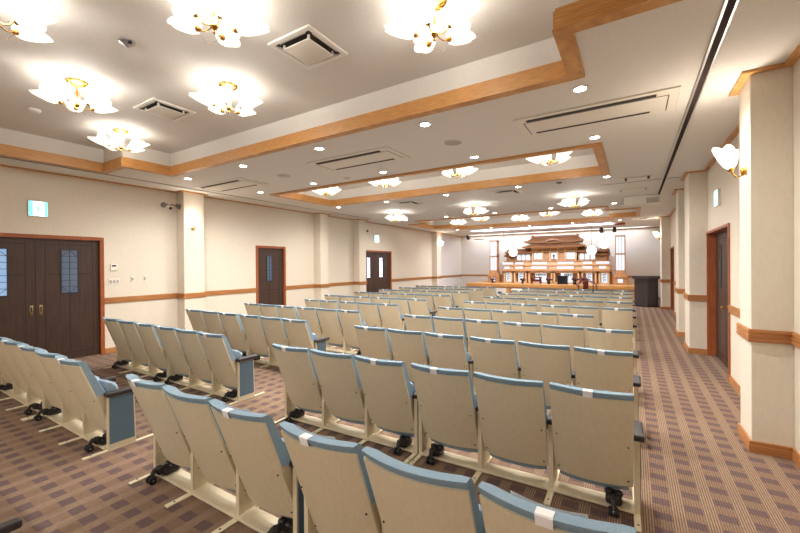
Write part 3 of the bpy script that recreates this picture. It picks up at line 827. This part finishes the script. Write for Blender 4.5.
# two stepped tiers with glowing strips
strips = [(-2.12, .26, .52), (-1.55, .34, .38), (-.62, .70, .66), (.62-.1, .70, .66), (1.42, .38, .36), (2.02, .26, .52)]
b = MB().m('altar2'); b.box((-HW, .05, .63), (HW, 1.2, .83), .008, 1); b.box((-HW+.02, .15, .83), (HW-.02, 1.2, 1.03), .008, 1); t1 = b.build('step_tier', A)
for cx, wlo, wup in strips:
    for z, w, y in ((.68, wlo, .045), (.89, wup, .145)):
        b = MB().m('washi'); b.box((cx-w/2, y-.005, z), (cx+w/2, y, z+.10)); b.build('lit_strip', t1)
    b = MB().m('altar'); b.box((cx+wup/2+.05, .03, .63), (cx+wup/2+.09, .05, .83)); b.build('baluster', t1)
b = MB().m('altar'); b.box((-HW-.02, .02, .80), (HW+.02, .2, .835), .005, 1); b.box((-HW, .12, 1.0), (HW, .3, 1.035), .005, 1); b.build('rail', A)
# central hall
b = MB().m('altar'); b.box((-.95, .3, 1.03), (.95, 1.1, 1.62)); b.build('hall_wall', A)
for x in (-.95, -.50, -.17, .17, .50, .95):
    b = MB().m('altar2'); b.cyl((x, .26, 1.03), (x, .26, 1.62), .035, 10); b.box((x-.05, .2, 1.55), (x+.05, .32, 1.62), .005, 1); b.build('pillar', A)
for cx, w in ((-.83, .10), (-.64, .20), (0, .24), (.66, .22), (.84, .10)):
    b = MB().m('washi'); b.box((cx-w/2, .285, 1.12), (cx+w/2, .298, 1.42))
    w_ = b.build('window_panel', A)
    if w == .24:
        b = MB().m('gold'); b.lathe([(0, 0), (.05, 0), (.03, .03), (.03, .10), (.07, .16), (.02, .22), (0, .22)], (cx, .25, 1.12), 12); b.build('ornament', w_)
b = MB().m('altar2'); b.box((-1.02, .22, 1.58), (1.02, 1.1, 1.66), .01, 1); b.box((-.98, .22, 1.46), (.98, .28, 1.50)); b.build('lintel', A)
def hip_roof(name, hw, y0, y1, z0, z1, top_hw, ty0, ty1, up=.05, parent=A, m='roofwood'):
    b = MB().m(m); n = 16
    rows = []
    for v in (0, .25, .5, .75, 1):
        c = v**1.5 if False else v*v*.6+v*.4
        row = []
        for k in range(n+1):
            s = k/n*2-1; x = (hw+(top_hw-hw)*v)*s
            row.append(b.bm.verts.new((x, y0+(ty0-y0)*v, z0+(z1-z0)*c+up*abs(s)**3*(1-v))))
        rows.append(row)
    und = [b.bm.verts.new((hw*(k/n*2-1), y0+.02, z0-.05+up*abs(k/n*2-1)**3)) for k in range(n+1)]
    bot = [b.bm.verts.new((hw*.9*(k/n*2-1), ty1, z0-.05)) for k in range(n+1)]
    top = [b.bm.verts.new((top_hw*(k/n*2-1), ty1, z1)) for k in range(n+1)]
    seq = [bot, und]+rows+[top]; fs = []
    for P_, Q_ in zip(seq, seq[1:]):
        for k in range(n): fs.append(b.bm.faces.new((P_[k], P_[k+1], Q_[k+1], Q_[k])))
    for s in (0, n): fs.append(b.bm.faces.new([q[s] for q in seq]))
    for k in range(n): fs.append(b.bm.faces.new((top[k], top[k+1], bot[k+1], bot[k])))
    b._fin(fs, False); bmesh.ops.recalc_face_normals(b.bm, faces=fs)
    # ribs
    for k in range(-9, 10):
        s = k/9.5
        b.tube([(s*(hw+(top_hw-hw)*v), y0+(ty0-y0)*v-.006, z0+(z1-z0)*(v*v*.6+v*.4)+up*abs(s)**3*(1-v)+.006) for v in (0, .33, .66, 1)], .011, 4)
    return b.build(name, parent)
hip_roof('lower_roof', 1.38, -.05, .9, 1.68, 1.84, 1.05, .25, .9, .05)
b = MB().m('altar'); b.box((-1.0, .2, 1.80), (1.0, .9, 1.92)); 
for k in range(12): x = -.95+k*.173; b.box((x-.03, .12, 1.80), (x+.03, .22, 1.88))
b.build('bracket_course', A)
hip_roof('main_roof', 1.30, .0, .9, 1.92, 2.17, 1.0, .40, .8, .06)
b = MB().m('roofwood'); b.box((-1.0, .42, 2.14), (1.0, .62, 2.24), .02, 2); b.box((-1.05, .40, 2.12), (-.93, .64, 2.27), .01, 1); b.box((.93, .40, 2.12), (1.05, .64, 2.27), .01, 1); b.build('ridge', A)
b = MB().m('roofwood')      # curved front gable
pts = [(-.55, 1.93), (-.35, 1.97), (-.18, 2.05), (0, 2.10), (.18, 2.05), (.35, 1.97), (.55, 1.93), (.4, 1.90), (.2, 1.96), (0, 1.99), (-.2, 1.96), (-.4, 1.90)]
b.prism(pts, -.03, .3, 'y'); b.build('curved_gable', A)
for s in (-1, 1):           # side wings, each stepping down
    b = MB().m('altar'); b.box((s*1.02, .35, 1.03), (s*1.75, 1.1, 1.44)); b.box((s*1.75, .4, 1.03), (s*2.24, 1.1, 1.30)); wg = b.build('side_wing', A)
    for k in range(3):
        cx = s*(1.18+.22*k); b = MB().m('washi'); b.box((cx-.085, .335, 1.09), (cx+.085, .349, 1.36), .03, 3); b.build('window_panel', wg)
    w = hip_roof('wing_roof', .48, .15, .95, 1.46, 1.64, .36, .40, .9, .04); w.location.x = s*1.40
    w = hip_roof('wing_roof', .30, .2, .95, 1.30, 1.42, .22, .42, .9, .03); w.location.x = s*2.02
    w = hip_roof('wing_roof', .24, .24, .95, 1.46, 1.60, .16, .45, .9, .03); w.location.x = s*2.06
    b = MB().m('altar2'); b.box((s*1.92, .45, 1.36), (s*2.2, .9, 1.46)); b.build('wing_block', A)
    for k in range(4): 
        b = MB().m('altar'); b.box((s*(1.8+.1*k), .25, 1.03), (s*(1.86+.1*k), .32, 1.06+.06*k)); b.build('stair_post', wg)

def tower(x, label):
    root = thing('lantern_tower', label, 'lantern', (x, 18.55, ST), 0, 'tall paper lanterns')
    b = MB().m('altar'); b.box((-.27, -.22, 0), (.27, .3, .30), .01, 1); b.box((-.29, -.26, .28), (.29, .34, .34), .015, 1); b.box((-.25, -.2, .34), (.25, .26, .42), .01, 1); b.box((-.21, -.18, .42), (.21, .2, .54), .01, 1); pd = b.build('pedestal', root)
    b = MB().m('washi'); b.box((-.09, -.235, .08), (.09, -.221, .24)); b.build('lit_window', pd)
    b = MB().m('altar')
    for s in (-1, 1): b.box((s*.19, -.17, .54), (s*.15, .17, 2.08), .005, 1)
    for z in (.54, 1.26, 2.02): b.box((-.19, -.17, z), (.19, .17, z+.07), .005, 1)
    for s in (-1, 1): b.box((s*.05-.008, -.168, .6), (s*.05+.008, -.16, 2.04))
    b.build('frame', root)
    for z0, z1 in ((.61, 1.26), (1.33, 2.02)):
        b = MB().m('washi'); b.box((-.15, -.15, z0), (.15, .15, z1)); b.build('paper_panel', root)
tower(-5.88, 'tall lit paper lantern on a wooden pedestal left of the altar')
tower(-.44, 'tall lit paper lantern on a wooden pedestal right of the altar')
for x, z, r_, l in ((-5.30, 2.41, .19, 'white globe lamp left of the altar, outer and higher one'), (-4.86, 2.16, .20, 'white globe lamp left of the altar, inner and lower one'),
                (-1.50, 2.17, .20, 'white globe lamp right of the altar, inner and lower one'), (-1.02, 2.42, .20, 'white globe lamp right of the altar, outer and higher one')):
    root = thing('globe_pendant', l, 'pendant lamp', (x, 18.2, z), 0, 'white globe lamps')
    b = MB().m('globe'); b.sphere((0, 0, 0), r_, 18); b.build('globe', root)
    b = MB().m('grey'); b.cyl((0, 0, r_-.01), (0, 0, ZC-z-.012), .012, 8); b.lathe([(0, 0), (.05, 0), (.05, -.011), (0, -.012)], (0, 0, ZC-z-.0005), 16); b.build('cord', root)
# cool cove lighting over the altar
root = thing('cove_light', 'cool white fluorescent strip in the ceiling slot above the altar', 'ceiling light', (-3.55, 17.02, ZC+.14))
b = MB().m('white'); b.box((-3.0, -.05, -.03), (3.0, .06, 0), .005, 1); b.build('batten', root)
b = MB().m('tube'); b.cyl((-2.95, .03, .02), (2.95, .03, .02), .016, 10); b.build('tube', root)
l = D.lights.new('cove_glow', 'AREA'); l.shape = 'RECTANGLE'; l.size = 5.8; l.size_y = .25; l.energy = 130; l.color = (.52, .66, 1)
lo = D.objects.new('cove_glow', l); COL.objects.link(lo); lo.parent = root; lo.location = (0, .17, -.035); lo.rotation_euler = (math.radians(35), 0, 0)

root = thing('cove_light', 'added cool white strip light in an unseen ceiling slot along the back wall', 'ceiling light', (-3.6, 19.68, ZC+.14))
b = MB().m('white'); b.box((-4.2, -.04, -.03), (4.2, .05, 0), .005, 1); b.build('batten', root)
b = MB().m('tube'); b.cyl((-4.15, .03, .02), (4.15, .03, .02), .016, 10); b.build('tube', root)
l = D.lights.new('cove_glow', 'AREA'); l.shape = 'RECTANGLE'; l.size = 8.2; l.size_y = .2; l.energy = 38; l.color = (.88, .91, 1)  # added hidden lamp that brightens the back wall from above
lo = D.objects.new('cove_glow', l); COL.objects.link(lo); lo.parent = root; lo.location = (0, .12, -.04); lo.rotation_euler = (math.radians(12), 0, 0)

# offerings and ritual furniture
def armchair():
    root = thing('ritual_chair', 'dark red ritual chair with a curved back rail before the stage', 'chair', (-1.55, 16.75, 0), math.radians(15))
    b = MB().m('maroon'); b.box((-.28, -.24, .44), (.28, .24, .50), .015, 2); b.build('seat', root)
    for sx in (-1, 1):
        for sy in (-1, 1):
            b = MB().m('maroon'); b.cyl((sx*.25, sy*.21, 0), (sx*.25, sy*.21, .45), .022, 10); b.build('leg', root)
    b = MB().m('maroon'); b.tube([(.36*math.cos(a), .02+.30*math.sin(a), .70+.20*max(0, math.sin(a))) for a in [(-.5+k*4.14/14) for k in range(15)]], .030, 8); b.build('curved_rail', root)
    b = MB().m('maroon'); b.box((-.10, .27, .5), (.10, .30, .88), .01, 2)
    for s in (-1, 1): b.cyl((s*.30, -.10, .48), (s*.345, -.06, .70), .018, 8); b.cyl((s*.25, .2, .48), (s*.27, .24, .82), .018, 8)
    b.build('back_slat', root)
    b = MB().m('leaf'); b.box((-.2, -.2, .5), (.2, .2, .56), .02, 3); o = b.build('cushion', root); o['label'] = 'dark green cushion'
armchair()
def vase(x, y, z, label, group, s=1.0, flower='maroon'):
    root = thing('altar_vase', label, 'vase', (x, y, z), 0, group)
    b = MB().m('lacquer'); b.lathe([(0, 0), (.06*s, 0), (.08*s, .05*s), (.05*s, .14*s), (.07*s, .18*s), (.06*s, .18*s), (0, .1*s)], (0, 0, 0), 16); b.build('vase', root)
    b = MB().m(flower)
    for k in range(9):
        a = k*2.4; rr = .04+.012*k
        b.sphere((rr*math.cos(a)*s, rr*math.sin(a)*s, (.22+.02*(k % 4))*s), .045*s, 8)
    b.build('blooms', root)
    b = MB().m('leaf')
    for k in range(6):
        a = k*1.1; b.tube([(0, 0, .15*s), (.06*math.cos(a)*s, .06*math.sin(a)*s, .22*s), (.16*math.cos(a)*s, .16*math.sin(a)*s, .25*s)], [.008*s, .02*s, .004*s], 5)
    b.build('leaves', root)
vase(-4.32, 17.75, ST, 'small dark vase of flowers on the stage, left of the red table', 'altar vases', .8)
vase(-3.18, 17.75, ST, 'small dark vase of flowers on the stage between the wide panels', 'altar vases', .9)
vase(-2.12, 17.75, ST, 'dark vase of flowers on the stage, left one before the right bays', 'altar vases', 1.0)
vase(-1.75, 17.75, ST, 'dark vase of flowers on the stage, right one before the right bays', 'altar vases', 1.0)
vase(-5.83, 18.05, ST, 'small dark vase at the foot of the left lantern', 'altar vases', .75)
root = thing('offering_table', 'dark red lacquered offering table before the left wide panel', 'table', (-3.75, 17.9, ST+.004))
b = MB().m('maroon'); b.box((-.24, -.16, .26), (.24, .16, .30), .01, 2); b.build('tabletop', root)
for sx in (-1, 1):
    for sy in (-1, 1):
        b = MB().m('maroon'); b.cyl((sx*.2, sy*.12, 0), (sx*.18, sy*.11, .27), .025, 8); b.build('leg', root)
b = MB().m('maroon'); b.box((-.2, -.14, .10), (.2, -.12, .2), .01, 1); b.build('apron', root)
for k, (dx_, m_) in enumerate(((-.13, 'gold'), (.13, 'gold'))):
    b = MB().m(m_); b.lathe([(0, 0), (.04, 0), (.012, .03), (.012, .12), (.05, .15), (.05, .16), (0, .16)], (0, 0, 0), 14)
    tag(b.build('candlestick', loc=(-3.75+dx_, 17.9, ST+.305)), 'small brass candlestick on the red table, %s one' % ('left' if k == 0 else 'right'), 'candlestick', 'candlesticks on the red table')
root = thing('incense_cabinet', 'black lacquered box stand before the right wide panel', 'stand', (-2.62, 17.9, ST))
b = MB().m('lacquer'); b.box((-.2, -.15, .04), (.2, .15, .34), .012, 2); b.build('body', root)
b = MB().m('lacquer'); b.box((-.24, -.18, .34), (.24, .18, .37), .01, 2); b.build('top', root)
b = MB().m('lacquer'); b.box((-.22, -.17, 0), (.22, .17, .04), .01, 2); b.build('plinth', root)
b = MB().m('paper'); b.box((-.055, -.03, 0), (.055, .03, .11), .01, 2)
tag(b.build('offering_box', loc=(-2.62, 17.9, ST+.37)), 'small white box on the black lacquered stand', 'box')
# white seat cover and notice by the central aisle
root = thing('notice_stand', 'white notice with a red mark at the far end of the central aisle', 'notice', (-4.52, 15.0, 0))
b = MB().m('creammetal'); b.cyl((0, 0, 0), (0, 0, .33), .018, 8); b.lathe([(0, .0), (.16, 0), (.15, .015), (0, .02)], (0, 0, 0), 20); b.build('post', root)
b = MB().m('paper'); b.box((-.23, -.03, .30), (.23, -.012, .645), .012, 2); b.build('board', root)
b = MB().m('maroon'); b.box((-.10, -.032, .42), (.06, -.03, .50)); b.build('red_mark', root)
root = thing('side_table', 'low table with a white top beside the white notice, before the stage', 'table', (-3.86, 15.0, 0))
b = MB().m('paper'); b.box((-.21, -.15, .56), (.21, .15, .625), .01, 2); b.build('tabletop', root)
for sx in (-1, 1):
    for sy in (-1, 1):
        b = MB().m('altar'); b.cyl((sx*.17, sy*.11, 0), (sx*.17, sy*.11, .565), .018, 8); b.build('leg', root)

# lectern
root = thing('lectern', 'dark brown lectern with an angled front at the far right', 'lectern', (.44, 16.62, 0))
P6 = [(-.40, -.13), (.02, -.31), (.36, -.10), (.36, .32), (-.34, .32)]
b = MB().m('podium'); b.prism([(x*.96, y*.96) for x, y in P6], .0, 1.02); b.build('body', root)
b = MB().m('podium'); b.prism([(x*1.14, y*1.14) for x, y in P6], 1.02, 1.13); b.build('top', root)
b = MB().m('groove'); b.prism([(x*1.0, y*1.0) for x, y in P6], .0, .06); b.build('plinth', root)
b = MB().m('podium'); b.cyl((.02, -.305, .06), (.02, -.305, 1.02), .022, 8); b.build('corner_post', root)
# ceiling-hung devices before the altar
root = thing('hanging_speaker', 'round white fitting on a ceiling pole at the far left', 'speaker', (-5.95, 16.7, 0))
b = MB().m('white'); b.cyl((.12, 0, 2.82), (.12, 0, ZC-.001), .022, 10); b.build('pole', root)
b = MB().m('white'); b.lathe([(0, 2.82), (.24, 2.82), (.28, 2.80), (.27, 2.76), (.2, 2.74), (0, 2.74)], (-.05, 0, 0), 28); b.m('grille'); b.lathe([(.19, 2.739), (.0, 2.735)], (-.05, 0, 0), 24); b.build('disc', root)
def blackspot(x, y, z, label):
    root = thing('stage_spotlight', label, 'spotlight', (x, y, z), 0, 'black spotlights above the altar')
    b = MB().m('white'); b.cyl((0, 0, .05), (0, 0, ZC-z-.001), .014, 8); b.box((-.08, -.03, ZC-z-.03), (.08, .03, ZC-z-.001)); b.build('bracket', root)
    b = MB().m('black'); b.lathe([(0, -.10), (.06, -.10), (.075, .0), (.075, .10), (.06, .11), (0, .09)], (0, 0, 0), 16, (0, .8, -.6)); b.build('head', root)
blackspot(-6.6, 16.8, 2.88, 'black spotlight on the ceiling at the far left corner')
blackspot(-1.05, 17.0, 2.93, 'black spotlight above the altar, left of the right pair')
blackspot(-.60, 17.0, 2.93, 'black spotlight above the altar, right of the right pair')
b = MB().m('redwood'); b.box((-.18, -.12, -.09), (.18, .12, -.001), .008, 1)
tag(b.build('ceiling_box', loc=(-.42, 17.3, ZC)), 'small brown box on the ceiling by the right spotlights', 'box')

# ------------------------------------------------------------------ world, colour management
w = D.worlds.new('world'); scene.world = w; w.use_nodes = True
w.node_tree.nodes['Background'].inputs[0].default_value = (.9, .92, 1, 1); w.node_tree.nodes['Background'].inputs[1].default_value = .3
vs = scene.view_settings
vs.view_transform = 'Standard'; vs.look = 'None'; vs.gamma = 1.0; vs.use_curve_mapping = False; vs.exposure = 1.02
scene.display_settings.display_device = 'sRGB'
cy = scene.cycles
cy.use_denoising = True; cy.max_bounces = 8; cy.diffuse_bounces = 6; cy.glossy_bounces = 4; cy.sample_clamp_indirect = 8; cy.use_light_tree = True
cy.caustics_reflective = False; cy.caustics_refractive = False
